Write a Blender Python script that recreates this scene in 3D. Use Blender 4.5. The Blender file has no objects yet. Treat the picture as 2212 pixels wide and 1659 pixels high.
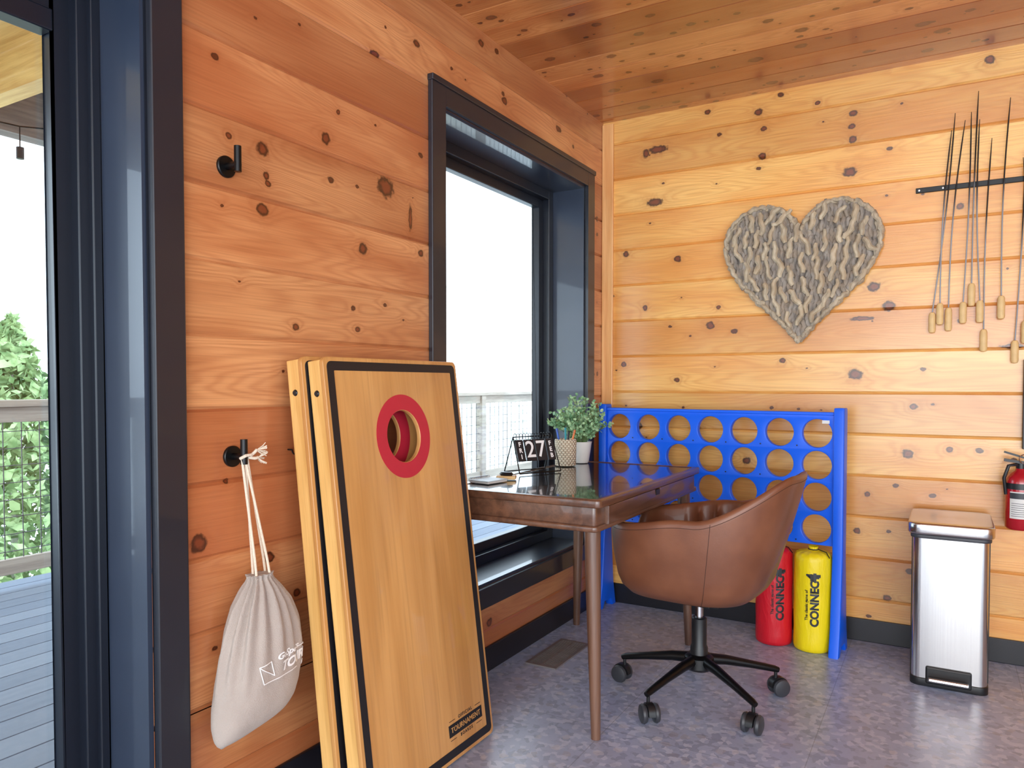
import bpy, bmesh, math, random
from mathutils import Vector, Matrix, Euler
random.seed(7)
sc = bpy.context.scene
col = sc.collection
R = math.radians

# ------------------------------------------------------------------ colour
def lin(c):
    c = c/255.0
    return c/12.92 if c <= 0.04045 else ((c+0.055)/1.055)**2.4
def rgb(r, g, b): return (lin(r), lin(g), lin(b), 1.0)

# ------------------------------------------------------------------ node helpers
class NT:
    def __init__(s, name):
        s.mat = bpy.data.materials.new(name); s.mat.use_nodes = True
        s.t = s.mat.node_tree; s.b = s.t.nodes['Principled BSDF']
    def node(s, typ, **kw):
        n = s.t.nodes.new(typ)
        for k, v in kw.items(): setattr(n, k, v)
        return n
    def set(s, sock, v):
        if isinstance(v, bpy.types.NodeSocket): s.t.links.new(v, sock)
        else: sock.default_value = v
    def m(s, op, a, b=None, c=None, clamp=False):
        n = s.node('ShaderNodeMath', operation=op); n.use_clamp = clamp
        s.set(n.inputs[0], a)
        if b is not None: s.set(n.inputs[1], b)
        if c is not None: s.set(n.inputs[2], c)
        return n.outputs[0]
    def xyz(s, x, y, z):
        n = s.node('ShaderNodeCombineXYZ')
        s.set(n.inputs[0], x); s.set(n.inputs[1], y); s.set(n.inputs[2], z)
        return n.outputs[0]
    def sep(s, v):
        n = s.node('ShaderNodeSeparateXYZ'); s.set(n.inputs[0], v); return n.outputs
    def coord(s, which='Object'):
        return s.node('ShaderNodeTexCoord').outputs[which]
    def mapping(s, v, scale=(1, 1, 1), loc=(0, 0, 0)):
        n = s.node('ShaderNodeMapping'); s.set(n.inputs[0], v)
        n.inputs['Scale'].default_value = scale; n.inputs['Location'].default_value = loc
        return n.outputs[0]
    def noise(s, v, scale=1, detail=2, rough=.5, dist=0):
        n = s.node('ShaderNodeTexNoise'); s.set(n.inputs['Vector'], v)
        n.inputs['Scale'].default_value = scale; n.inputs['Detail'].default_value = detail
        n.inputs['Roughness'].default_value = rough; n.inputs['Distortion'].default_value = dist
        return n.outputs[0]
    def mix(s, f, a, b, blend='MIX'):
        n = s.node('ShaderNodeMix', data_type='RGBA', blend_type=blend)
        s.set(n.inputs[0], f); s.set(n.inputs[6], a); s.set(n.inputs[7], b)
        return n.outputs[2]
    def mr(s, v, a, b, c=0., d=1., smooth=True):
        n = s.node('ShaderNodeMapRange')
        n.interpolation_type = 'SMOOTHSTEP' if smooth else 'LINEAR'
        s.set(n.inputs[0], v); s.set(n.inputs[1], a); s.set(n.inputs[2], b)
        s.set(n.inputs[3], c); s.set(n.inputs[4], d)
        return n.outputs[0]
    def bump(s, h, strength=.2, dist=.01):
        n = s.node('ShaderNodeBump'); s.set(n.inputs['Height'], h)
        n.inputs['Strength'].default_value = strength; n.inputs['Distance'].default_value = dist
        s.t.links.new(n.outputs[0], s.b.inputs['Normal'])
    def p(s, **kw):
        for k, v in kw.items():
            s.set(s.b.inputs[k.replace('_', ' ')], v)

def simple(name, c, rough=.5, metal=0., coat=0., noise_amt=.08, nscale=20, bump=0., spec=None):
    n = NT(name)
    f = n.noise(n.coord(), nscale, 3)
    dark = tuple(x*(1-noise_amt*2) for x in c[:3])+(1,)
    lite = tuple(min(1, x*(1+noise_amt*2)) for x in c[:3])+(1,)
    n.p(Base_Color=n.mix(f, dark, lite), Roughness=rough, Metallic=metal, Coat_Weight=coat)
    if spec is not None: n.b.inputs['Specular IOR Level'].default_value = spec
    if bump: n.bump(f, bump, .005)
    return n.mat

def plank_wood(name, L, W, width, phase, light, mid, red, seed=0, kdens=.42, rough=.28, coat=.4, ksize=1.0, tone_lo=.86, redamt=.8, explicit=None, ringamt=.34):
    n = NT(name); s = n.sep(n.coord())
    ax = {'X': 0, 'Y': 1, 'Z': 2}
    l0 = s[ax[L]]; w0 = s[ax[W]]
    v = n.m('DIVIDE', n.m('SUBTRACT', w0, phase), width)
    row = n.m('FLOOR', v)
    wn = n.node('ShaderNodeTexWhiteNoise', noise_dimensions='1D')
    n.set(wn.inputs['W'], n.m('ADD', row, seed+.37))
    r1 = wn.outputs['Value']; rc = n.sep(wn.outputs['Color'])
    l = n.m('ADD', l0, n.m('MULTIPLY', r1, 37.0))
    wob = n.m('SUBTRACT', n.noise(n.xyz(l, w0, 0.), 55, 2), .5)
    def knots(cell, emin, emax, thr, sd):
        vec = n.xyz(n.m('ADD', n.m('DIVIDE', l, cell), sd), n.m('ADD', v, 100.0), 0.)
        vo = n.node('ShaderNodeTexVoronoi', voronoi_dimensions='2D')
        n.set(vo.inputs['Vector'], vec); vo.inputs['Scale'].default_value = 1; vo.inputs['Randomness'].default_value = .8
        ps = n.sep(vo.outputs['Position']); cs = n.sep(vo.outputs['Color']); vs = n.sep(vec)
        dx = n.m('MULTIPLY', n.m('SUBTRACT', ps[0], vs[0]), cell*.72)
        dy = n.m('MULTIPLY', n.m('SUBTRACT', ps[1], vs[1]), width)
        dist = n.m('SQRT', n.m('ADD', n.m('MULTIPLY', dx, dx), n.m('MULTIPLY', dy, dy)))
        dist = n.m('ADD', dist, n.m('MULTIPLY', wob, .010))
        ex = n.m('GREATER_THAN', cs[1], thr)
        rad = n.m('MULTIPLY', n.m('ADD', emin, n.m('MULTIPLY', n.m('POWER', cs[0], 2.), emax)), ex)
        rad = n.m('ADD', rad, .0001)
        k = n.m('MULTIPLY', n.mr(dist, n.m('MULTIPLY', rad, .75), n.m('MULTIPLY', rad, 1.15), 1., 0.), ex)
        core = n.m('MULTIPLY', n.mr(dist, n.m('MULTIPLY', rad, .35), n.m('MULTIPLY', rad, .8), 1., 0.), ex)
        halo = n.m('MULTIPLY', n.m('POWER', 2.718, n.m('MULTIPLY', n.m('DIVIDE', dist, n.m('ADD', rad, .004)), -.8)), ex)
        return k, core, halo
    if explicit:
        vec = n.xyz(l0, w0, 0.); q = None
        for (kl, kw, kr, st) in explicit:
            a = n.node('ShaderNodeVectorMath', operation='MULTIPLY_ADD'); n.set(a.inputs[0], vec)
            a.inputs[1].default_value = (1/(kr*st), 1/kr, 0); a.inputs[2].default_value = (-kl/(kr*st), -kw/kr, 0)
            b = n.node('ShaderNodeVectorMath', operation='LENGTH'); n.set(b.inputs[0], a.outputs[0])
            q = b.outputs['Value'] if q is None else n.m('MINIMUM', q, b.outputs['Value'])
        qq = n.m('ADD', q, n.m('MULTIPLY', wob, .9))
        k1 = n.mr(qq, .75, 1.15, 1., 0.); c1 = n.mr(qq, .3, .8, 1., 0.)
        h1 = n.m('POWER', 2.718, n.m('MULTIPLY', qq, -.75))
    else:
        k1, c1, h1 = knots(kdens, .009*ksize, .017*ksize, .25, 0.)
    k2, c2, h2 = knots(kdens*.36, .0035*ksize, .008*ksize, .62, 5.3)
    k = n.m('MAXIMUM', k1, k2); core = n.m('MAXIMUM', c1, n.m('MULTIPLY', c2, .4)); halo = n.m('MAXIMUM', h1, n.m('MULTIPLY', h2, .6))
    base = n.noise(n.xyz(n.m('MULTIPLY', l, .8), n.m('MULTIPLY', v, 1.5), n.m('MULTIPLY', row, 3.7)), 1, 1.2)
    g = n.m('ADD', base, n.m('MULTIPLY', halo, .16))
    rings = n.m('ADD', n.m('MULTIPLY', n.m('SINE', n.m('MULTIPLY', g, 150.)), .5), .5)
    rings = n.m('POWER', rings, 1.6)
    fine = n.noise(n.xyz(n.m('MULTIPLY', l, 5.), n.m('MULTIPLY', w0, 240.), row), 1, 3)
    patch = n.noise(n.xyz(n.m('MULTIPLY', l, 1.3), n.m('MULTIPLY', v, 1.1), n.m('MULTIPLY', row, 9.)), 1, 2)
    c = n.mix(n.mr(patch, .35, .7), light, mid)
    c = n.mix(n.m('MULTIPLY', n.mr(n.m('ADD', n.m('MULTIPLY', rc[1], .6), n.m('MULTIPLY', patch, .6)), .35, .85), redamt), c, red)
    c = n.mix(n.m('MULTIPLY', rings, ringamt), c, red)
    c = n.mix(n.m('MULTIPLY', n.mr(fine, .35, .75), .24), c, tuple(x*.5 for x in red[:3])+(1,))
    tone = n.mr(rc[2], 0., 1., tone_lo, 1.1, False)
    c = n.mix(1., c, n.xyz(tone, tone, tone), 'MULTIPLY')
    c = n.mix(n.m('MULTIPLY', halo, .5, clamp=True), c, rgb(140, 62, 22))
    kc = n.mix(core, rgb(54, 22, 12), rgb(118, 54, 30))
    c = n.mix(n.m('MULTIPLY', k, .93), c, kc)
    n.p(Base_Color=c, Roughness=rough, Coat_Weight=coat, Coat_Roughness=.14)
    n.bump(n.m('ADD', n.m('MULTIPLY', rings, .3), n.m('MULTIPLY', fine, .5)), .12, .002)
    return n.mat

def fine_wood(name, a, b, axis='Z', rough=.4, coat=.2, sc_=1., rot=None):
    n = NT(name); s = n.sep(n.coord())
    i = {'X': 0, 'Y': 1, 'Z': 2}[axis]
    cs = [n.m('MULTIPLY', s[j], (2. if j == i else 26.)*sc_) for j in range(3)]
    g = n.noise(n.xyz(*cs), 1, 4, .6, .3)
    cs2 = [n.m('MULTIPLY', s[j], (8. if j == i else 260.)*sc_) for j in range(3)]
    f = n.noise(n.xyz(*cs2), 1, 2)
    c = n.mix(n.mr(g, .3, .7), a, b)
    c = n.mix(n.m('MULTIPLY', n.mr(f, .45, .8), .25), c, tuple(x*.5 for x in b[:3])+(1,))
    n.p(Base_Color=c, Roughness=rough, Coat_Weight=coat)
    n.bump(f, .06, .001)
    return n.mat

# ------------------------------------------------------------------ materials
PW = .1835
KL = [(1.373, 1.767, .019, 1.1), (1.371, 1.607, .018, 1.2), (1.606, 1.861, .018, 1.), (1.763, 1.567, .019, 1.), (2.057, 1.597, .014, 1.), (1.872, 1.780, .034, 1.2),
      (1.484, 1.305, .010, 1.2), (1.736, 1.314, .009, 1.3), (1.165, .757, .024, 1.), (1.382, .679, .017, 1.1), (2.0, 1.705, .045, .22), (1.826, 2.187, .010, 2.2),
      (2.038, 2.302, .012, 1.5), (1.658, 1.953, .008, 1.), (2.444, 2.463, .014, 1.4), (1.385, 1.70, .011, 1.), (1.390, 1.68, .009, 1.3), (1.266, 1.771, .009, 1.),
      (1.25, .90, .008, 1.), (1.48, .56, .012, 1.2), (2.62, 2.30, .016, 1.4), (3.1, 2.33, .015, 1.2), (2.5, .19, .016, 1.4), (3.55, 2.0, .014, 1.), (3.56, 1.2, .012, 1.), (.4, 2.3, .02, 1.), (-.8, 2.3, .02, 1.)]
KB = [(.30, 2.330, .020, 2.6), (.235, 2.318, .022, .8), (.79, 2.426, .017, 1.1), (.815, 2.345, .012, 1.3), (.81, 2.217, .017, 1.1), (1.198, 2.346, .013, 1.4), (1.193, 2.29, .012, 1.3), (1.198, 2.232, .017, 1.),
      (1.187, 2.09, .022, 1.3), (.285, 2.067, .020, 2.2), (.405, 1.772, .017, 1.1), (.57, 1.433, .019, 1.2), (1.35, 1.487, .023, 1.2), (1.29, 1.575, .022, 1.2), (1.245, 1.437, .010, 5.), (1.22, 1.19, .024, 1.3),
      (.235, 1.537, .014, 1.), (1.45, 1.049, .013, 1.2), (1.43, .845, .021, 1.1), (1.587, .87, .013, 1.), (1.275, .657, .012, 1.), (1.235, .49, .014, 1.1), (1.705, 2.47, .018, 1.1), (1.61, 1.886, .014, 1.1),
      (.405, 1.168, .012, 1.3), (1.36, .205, .014, 1.2), (.61, 1.52, .011, 1.), (.91, 1.257, .012, 1.2), (.12, 1.25, .015, 1.), (.13, 1.82, .016, 1.), (.2, .93, .02, 1.2), (.5, .93, .018, 1.4), (.75, .78, .018, 1.),
      (1.8, 1.30, .010, 4.), (.55, 2.47, .012, 1.3), (1.05, 2.42, .010, 1.2), (2.4, 1.8, .02, 1.), (2.7, 1.2, .018, 1.), (3.3, 2., .02, 1.2), (1.9, 1.65, .015, 1.), (.45, .66, .02, 1.1)]
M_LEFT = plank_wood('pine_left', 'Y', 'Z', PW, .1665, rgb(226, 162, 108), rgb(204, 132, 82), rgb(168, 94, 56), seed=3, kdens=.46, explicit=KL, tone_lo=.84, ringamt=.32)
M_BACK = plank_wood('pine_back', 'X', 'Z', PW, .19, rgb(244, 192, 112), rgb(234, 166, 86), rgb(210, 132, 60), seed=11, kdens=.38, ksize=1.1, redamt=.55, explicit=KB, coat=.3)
M_RIGHT = plank_wood('pine_right', 'Y', 'Z', PW, .19, rgb(244, 192, 112), rgb(234, 166, 86), rgb(210, 132, 60), seed=31, kdens=.4, redamt=.6)
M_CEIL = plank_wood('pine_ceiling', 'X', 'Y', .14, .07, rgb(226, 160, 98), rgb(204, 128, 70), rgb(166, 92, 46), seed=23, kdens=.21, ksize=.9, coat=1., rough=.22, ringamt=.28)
M_TRIMW = fine_wood('pine_trim', rgb(240, 188, 126), rgb(222, 158, 96), 'Z')
M_BLACK = simple('black_trim_daylight_tint', rgb(44, 53, 70), .3, coat=.5, noise_amt=.06, nscale=8, bump=.05)  # black lifted toward blue to stand for daylight mirrored in the jambs
M_CASE = simple('black_casing_paint', rgb(30, 33, 42), .36, coat=.3, noise_amt=.06, nscale=8, bump=.05)
M_FRAME = simple('black_window_frame', rgb(20, 25, 36), .3, noise_amt=.03)
M_BASEB = simple('black_baseboard', rgb(22, 22, 30), .4)
M_WIRE = simple('black_metal', rgb(14, 14, 16), .35, metal=.4)
M_MAPLE = fine_wood('maple_plywood', rgb(210, 158, 96), rgb(186, 132, 72), 'Z', .38, .25, .35)
M_MAPLE_E = fine_wood('maple_frame', rgb(230, 184, 112), rgb(206, 156, 86), 'Z', .45, .15)
M_INK = simple('black_ink', rgb(20, 22, 28), .45)
M_RED = simple('red_paint', rgb(184, 36, 56), .45, noise_amt=.03)
M_BLUE = simple('blue_plastic', rgb(4, 94, 232), .38, noise_amt=.03, nscale=6)
M_STEEL2 = simple('chrome', rgb(200, 200, 205), .15, metal=1.)
M_BPLAST = simple('black_plastic', rgb(20, 21, 24), .4)
M_GREYCAST = simple('dark_grey_plastic', rgb(52, 54, 60), .45)
M_WALNUT = fine_wood('walnut', rgb(112, 76, 56), rgb(76, 50, 38), 'Y', .3, .4)
M_WALNUTL = fine_wood('walnut_leg', rgb(118, 86, 68), rgb(84, 58, 46), 'Z', .35, .3)
M_DESKTOP = fine_wood('dark_desk_top', rgb(44, 36, 38), rgb(30, 25, 28), 'Y', .18, .8)
M_WHITE = simple('white_ink', rgb(238, 238, 238), .6, noise_amt=.01)
M_ROPE = simple('cotton_rope', rgb(222, 208, 188), .9, bump=.4, nscale=300)
M_LABELW = simple('white_label', rgb(215, 215, 212), .5, noise_amt=.02)
M_CREAM = simple('light_wood_handle', rgb(222, 186, 128), .5, nscale=40)

def steel():
    n = NT('brushed_stainless'); s = n.sep(n.coord())
    f = n.noise(n.xyz(n.m('MULTIPLY', s[0], 300.), n.m('MULTIPLY', s[1], 300.), n.m('MULTIPLY', s[2], 2.)), 1, 2)
    n.p(Base_Color=n.mix(f, rgb(198, 198, 200), rgb(218, 218, 218)), Metallic=1., Roughness=n.mr(f, 0., 1., .17, .24, False))
    n.b.inputs['Anisotropic'].default_value = .6
    return n.mat
M_STEEL = steel()

def leather():
    n = NT('brown_leather'); c = n.coord()
    a = n.noise(c, 7, 3, .5); b = n.noise(c, 160, 3)
    n.p(Base_Color=n.mix(n.mr(a, .3, .7), rgb(108, 64, 43), rgb(126, 78, 53)), Roughness=n.mr(a, 0., 1., .38, .48, False), Coat_Weight=.1)
    n.bump(b, .12, .002); return n.mat
M_LEATH = leather()
M_SEAM = simple('dark_seam', rgb(72, 42, 30), .6)

def floor_mat():
    n = NT('stone_look_vinyl'); c = n.coord(); s = n.sep(c)
    w = n.node('ShaderNodeVectorMath', operation='ADD'); n.set(w.inputs[0], c)
    nz = n.node('ShaderNodeTexNoise'); n.set(nz.inputs['Vector'], c); nz.inputs['Scale'].default_value = 40
    sc2 = n.node('ShaderNodeVectorMath', operation='SCALE'); n.set(sc2.inputs[0], nz.outputs['Color']); sc2.inputs['Scale'].default_value = .025
    n.set(w.inputs[1], sc2.outputs[0])
    v = n.node('ShaderNodeTexVoronoi', voronoi_dimensions='2D'); n.set(v.inputs['Vector'], w.outputs[0]); v.inputs['Scale'].default_value = 56
    v2 = n.node('ShaderNodeTexVoronoi', voronoi_dimensions='2D'); n.set(v2.inputs['Vector'], w.outputs[0]); v2.inputs['Scale'].default_value = 24
    a = n.sep(v.outputs['Color'])[0]; b = n.sep(v2.outputs['Color'])
    base = n.mix(n.noise(c, 6, 4), rgb(148, 160, 188), rgb(170, 182, 210))
    base = n.mix(n.m('MULTIPLY', n.m('GREATER_THAN', a, .76), .4), base, rgb(206, 212, 228))
    base = n.mix(n.m('MULTIPLY', n.m('LESS_THAN', a, .2), .4), base, rgb(118, 126, 152))
    chip = n.m('MULTIPLY', n.m('GREATER_THAN', b[0], .74), n.m('LESS_THAN', v2.outputs['Distance'], .36))
    base = n.mix(n.m('MULTIPLY', chip, .5), base, n.mix(b[1], rgb(128, 128, 144), rgb(210, 210, 216)))
    base = n.mix(n.m('MULTIPLY', n.mr(n.noise(c, 45, 3), .5, .7), .2), base, rgb(120, 126, 148))
    def joint(x, size, off):
        f = n.m('FRACT', n.m('ADD', n.m('DIVIDE', x, size), off))
        return n.m('LESS_THAN', n.m('MINIMUM', f, n.m('SUBTRACT', 1., f)), .0022)
    j = n.m('MAXIMUM', joint(s[0], .61, 0.), joint(s[1], .61, .3))
    base = n.mix(n.m('MULTIPLY', j, .4), base, rgb(80, 84, 100))
    n.p(Base_Color=base, Roughness=.3)
    n.bump(n.noise(c, 90, 2), .08, .002)
    return n.mat
M_FLOOR = floor_mat()

def glass_mat():
    n = NT('window_glass'); t = n.t
    tr = n.node('ShaderNodeBsdfTransparent'); gl = n.node('ShaderNodeBsdfGlossy'); gl.inputs['Roughness'].default_value = .02
    nz = n.noise(n.coord(), 2, 1)
    n.set(tr.inputs[0], n.mix(nz, (.95, .98, 1, 1), (.98, 1, 1, 1)))
    mx = n.node('ShaderNodeMixShader'); mx.inputs[0].default_value = .05
    t.links.new(tr.outputs[0], mx.inputs[1]); t.links.new(gl.outputs[0], mx.inputs[2])
    t.links.new(mx.outputs[0], t.nodes['Material Output'].inputs[0])
    return n.mat
M_GLASS = glass_mat()

# ------------------------------------------------------------------ geometry builder
class B:
    def __init__(s): s.v = []; s.f = []
    def add(s, vs, fs, mat=None):
        o = len(s.v)
        for v in vs:
            v = Vector(v)
            if mat is not None: v = mat @ v
            s.v.append(v)
        for f in fs: s.f.append([i+o for i in f])
        return s
    def box(s, c, d, rot=(0, 0, 0), taper=1.):
        x, y, z = d[0]/2, d[1]/2, d[2]/2
        vs = [(-x, -y, -z), (x, -y, -z), (x, y, -z), (-x, y, -z), (-x*taper, -y*taper, z), (x*taper, -y*taper, z), (x*taper, y*taper, z), (-x*taper, y*taper, z)]
        fs = [(0, 3, 2, 1), (4, 5, 6, 7), (0, 1, 5, 4), (1, 2, 6, 5), (2, 3, 7, 6), (3, 0, 4, 7)]
        return s.add(vs, fs, Matrix.Translation(c) @ Euler(rot).to_matrix().to_4x4())
    def span(s, a, b):
        return s.box([(a[i]+b[i])/2 for i in range(3)], [abs(a[i]-b[i]) for i in range(3)])
    def lathe(s, prof, mat=None, seg=32, closed=False):
        vs = []; fs = []; n = len(prof)
        for i in range(seg):
            a = 2*math.pi*i/seg
            for r, z in prof: vs.append((r*math.cos(a), r*math.sin(a), z))
        for i in range(seg):
            j = (i+1) % seg
            for k in range(n-1 if not closed else n):
                k2 = (k+1) % n
                fs.append((i*n+k, j*n+k, j*n+k2, i*n+k2))
        return s.add(vs, fs, mat)
    def cyl(s, p0, p1, r0, r1=None, seg=20):
        return s.tube([p0, p1], [r0, r1 if r1 is not None else r0], seg)
    def tube(s, pts, rad, seg=10, cyclic=False):
        pts = [Vector(p) for p in pts]; n = len(pts)
        if not isinstance(rad, (list, tuple)): rad = [rad]*n
        t0 = (pts[1]-pts[0]).normalized()
        up = Vector((0, 0, 1)) if abs(t0.z) < .9 else Vector((1, 0, 0))
        nrm = t0.cross(up).normalized(); vs = []; fs = []
        for i in range(n):
            if cyclic: t = (pts[(i+1) % n]-pts[i-1]).normalized()
            elif i == 0: t = t0
            elif i == n-1: t = (pts[-1]-pts[-2]).normalized()
            else: t = (pts[i+1]-pts[i-1]).normalized()
            nrm = (nrm-t*nrm.dot(t)).normalized(); bi = t.cross(nrm)
            for k in range(seg):
                a = 2*math.pi*k/seg
                vs.append(pts[i]+(nrm*math.cos(a)+bi*math.sin(a))*rad[i])
        for i in range(n if cyclic else n-1):
            j = (i+1) % n
            for k in range(seg):
                k2 = (k+1) % seg
                fs.append((i*seg+k, i*seg+k2, j*seg+k2, j*seg+k))
        if not cyclic:
            fs.append(list(range(seg))[::-1]); fs.append([(n-1)*seg+k for k in range(seg)])
        return s.add(vs, fs)
    def mesh(s, me, mat=None, fn=None):
        vs = [v.co.copy() for v in me.vertices]
        if fn: vs = [Vector(fn(v)) for v in vs]
        return s.add(vs, [list(p.vertices) for p in me.polygons], mat)
    def make(s, name, mat, parent=None, smooth=True, bevel=0., bseg=2, ang=.7, recalc=True, loc=None, rot=None, weld=True):
        me = bpy.data.meshes.new(name)
        me.from_pydata([tuple(v) for v in s.v], [], s.f)
        bm = bmesh.new(); bm.from_mesh(me)
        if weld: bmesh.ops.remove_doubles(bm, verts=bm.verts, dist=1e-5)
        if recalc: bmesh.ops.recalc_face_normals(bm, faces=bm.faces)
        bm.to_mesh(me); bm.free()
        me.materials.append(mat)
        if smooth:
            me.polygons.foreach_set('use_smooth', [True]*len(me.polygons))
            me.set_sharp_from_angle(angle=ang)
        ob = bpy.data.objects.new(name, me); col.objects.link(ob)
        if parent: ob.parent = parent
        if loc: ob.location = loc
        if rot: ob.rotation_euler = rot
        if bevel:
            m = ob.modifiers.new('bevel', 'BEVEL'); m.width = bevel; m.segments = bseg; m.limit_method = 'ANGLE'; m.angle_limit = .6
        return ob

def thing(name, loc, label, cat, rot=(0, 0, 0), group=None):
    e = bpy.data.objects.new(name, None); col.objects.link(e)
    e.location = loc; e.rotation_euler = rot; e.empty_display_size = .05
    e['label'] = label; e['category'] = cat
    if group: e['group'] = group
    return e
def tag(ob, label, cat, group=None, kind=None):
    ob['label'] = label; ob['category'] = cat
    if group: ob['group'] = group
    if kind: ob['kind'] = kind
    return ob
def struct(ob):
    ob['kind'] = 'structure'; return ob

def curve_mesh(outlines, thick, bevel=0.):
    cu = bpy.data.curves.new('tmp', 'CURVE'); cu.dimensions = '2D'; cu.fill_mode = 'BOTH'
    cu.extrude = max(1e-5, thick/2-bevel)
    if bevel: cu.bevel_depth = bevel; cu.bevel_resolution = 2; cu.offset = -bevel
    for o in outlines:
        sp = cu.splines.new('POLY'); sp.points.add(len(o)-1)
        for i, p in enumerate(o): sp.points[i].co = (p[0], p[1], 0, 1)
        sp.use_cyclic_u = True
    return _eval(cu)
def _eval(cu):
    ob = bpy.data.objects.new('tmp', cu); col.objects.link(ob)
    bpy.context.view_layer.update()
    dg = bpy.context.evaluated_depsgraph_get()
    me = bpy.data.meshes.new_from_object(ob.evaluated_get(dg))
    bpy.data.objects.remove(ob); return me
def text_mesh(txt, size, extrude=.0004, bold=0., shear=0., ax='CENTER', spacing=1.):
    cu = bpy.data.curves.new('tmp', 'FONT'); cu.body = txt; cu.size = size; cu.extrude = extrude
    cu.align_x = ax; cu.align_y = 'CENTER'; cu.offset = bold; cu.shear = shear; cu.space_character = spacing
    cu.resolution_u = 3
    return _eval(cu)
def rrect(x0, y0, x1, y1, r, seg=6):
    pts = []
    for cx, cy, a0 in ((x1-r, y1-r, 0), (x0+r, y1-r, 90), (x0+r, y0+r, 180), (x1-r, y0+r, 270)):
        for i in range(seg+1):
            a = R(a0+90*i/seg); pts.append((cx+r*math.cos(a), cy+r*math.sin(a)))
    return pts
def circ(cx, cy, r, seg=48):
    return [(cx+r*math.cos(2*math.pi*i/seg), cy+r*math.sin(2*math.pi*i/seg)) for i in range(seg)]
UP = Matrix.Rotation(R(90), 4, 'X')     # XY plane -> XZ plane facing -Y

# ================================================================== ROOM
H = 2.51; YB = 3.628; XR = 4.6; Y0 = -3.2
DO = (-1.2, 1.041, 0., 2.13)       # door opening y0,y1,z0,z1
WO = (2.18, 3.40, .345, 2.133)    # window opening

def plank_surface(name, fn, l0, l1, w0, w1, width, phase, openings, depth, mat, bev=.007):
    b = B()
    k0 = math.ceil((w0-phase)/width)
    pw = [phase+k*width for k in range(k0, 200) if phase+k*width < w1-1e-4]
    ws = sorted(set([w0, w1]+pw+[o[2] for o in openings if o[2] > w0]+[o[3] for o in openings if o[3] < w1]))
    for i in range(len(ws)-1):
        a, c = ws[i], ws[i+1]
        if c-a < 1e-4: continue
        ba = bev if any(abs(a-p) < 1e-5 for p in pw) else 0
        bc = bev if any(abs(c-p) < 1e-5 for p in pw) else 0
        segs = [(l0, l1)]
        for o in openings:
            if o[2] < (a+c)/2 < o[3]:
                ns = []
                for s0, s1 in segs:
                    if o[0] > s0 and o[0] < s1: ns.append((s0, o[0]))
                    elif o[0] <= s0: pass
                    if o[1] < s1 and o[1] > s0: ns.append((o[1], s1))
                    if o[1] <= s0 or o[0] >= s1: ns.append((s0, s1))
                segs = ns
        for s0, s1 in segs:
            prof = [(a, depth), (a, ba), (a+ba, 0), (c-bc, 0), (c, bc), (c, depth)]
            vs = [fn(s0, w, d) for w, d in prof]+[fn(s1, w, d) for w, d in prof]
            fs = [(k, (k+1) % 6, (k+1) % 6+6, k+6) for k in range(6)]+[(5, 4, 3, 2, 1, 0), (6, 7, 8, 9, 10, 11)]
            b.add(vs, fs)
    ob = b.make(name, mat, smooth=False, weld=False)
    return struct(ob)

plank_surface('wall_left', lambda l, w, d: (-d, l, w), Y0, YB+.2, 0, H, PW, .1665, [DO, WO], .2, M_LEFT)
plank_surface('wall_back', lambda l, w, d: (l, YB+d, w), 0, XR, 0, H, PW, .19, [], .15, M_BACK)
plank_surface('wall_right_unseen', lambda l, w, d: (XR+d, l, w), .9, YB+.15, 0, H, PW, .19, [], .15, M_RIGHT)  # unseen wall, put in to block grazing side light on the back wall
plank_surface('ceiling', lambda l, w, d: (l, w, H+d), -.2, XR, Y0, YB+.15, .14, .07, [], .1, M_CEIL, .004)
struct(B().span((-.2, Y0, -.1), (XR, YB+.15, 0)).make('floor', M_FLOOR, smooth=False))
struct(B().span((0, 1.126, 0), (.012, YB, .1)).make('baseboard_left', M_BASEB, smooth=False, bevel=.003))
struct(B().span((0.012, YB-.012, 0), (XR, YB, .1)).make('baseboard_back', M_BASEB, smooth=False, bevel=.003))
struct(B().span((0.001, YB-.016, .1), (.062, YB, H-.012)).make('trim_1', M_TRIMW, smooth=False, bevel=.003))

def ring_yz(b, x0, x1, y0, y1, z0, z1, w):
    b.span((x0, y0, z0), (x1, y0+w, z1)); b.span((x0, y1-w, z0), (x1, y1, z1))
    b.span((x0, y0+w, z1-w), (x1, y1-w, z1)); b.span((x0, y0+w, z0), (x1, y1-w, z0+w))
    return b
def window_parts():
    y0, y1, z0, z1 = WO; c = .08
    w = bpy.data.objects.new('window_1', None); col.objects.link(w); struct(w)
    ring_yz(B(), 0, .02, y0-c, y1+c, z0-c, z1+c, c).make('casing', M_CASE, w, smooth=False, bevel=.003)
    B().span((0, y0-c-.004, z1+c-.012), (.026, y1+c+.004, z1+c+.01)).make('casing_cap', M_CASE, w, smooth=False, bevel=.003)
    t = .012
    ring_yz(B(), -.2, 0, y0, y1, z0, z1, t).make('jamb', M_BLACK, w, smooth=False)
    ring_yz(B(), -.26, -.17, y0+t, y1-t, z0+t, z1-t, .045).make('frame', M_FRAME, w, smooth=False, bevel=.003)
    ring_yz(B(), -.245, -.205, y0+.055, y1-.055, z0+.055, z1-.055, .045).make('sash', M_FRAME, w, smooth=False, bevel=.004)
    B().span((-.228, y0+.09, z0+.09), (-.224, y1-.09, z1-.09)).make('glass', M_GLASS, w, smooth=False)
window_parts()
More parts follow.
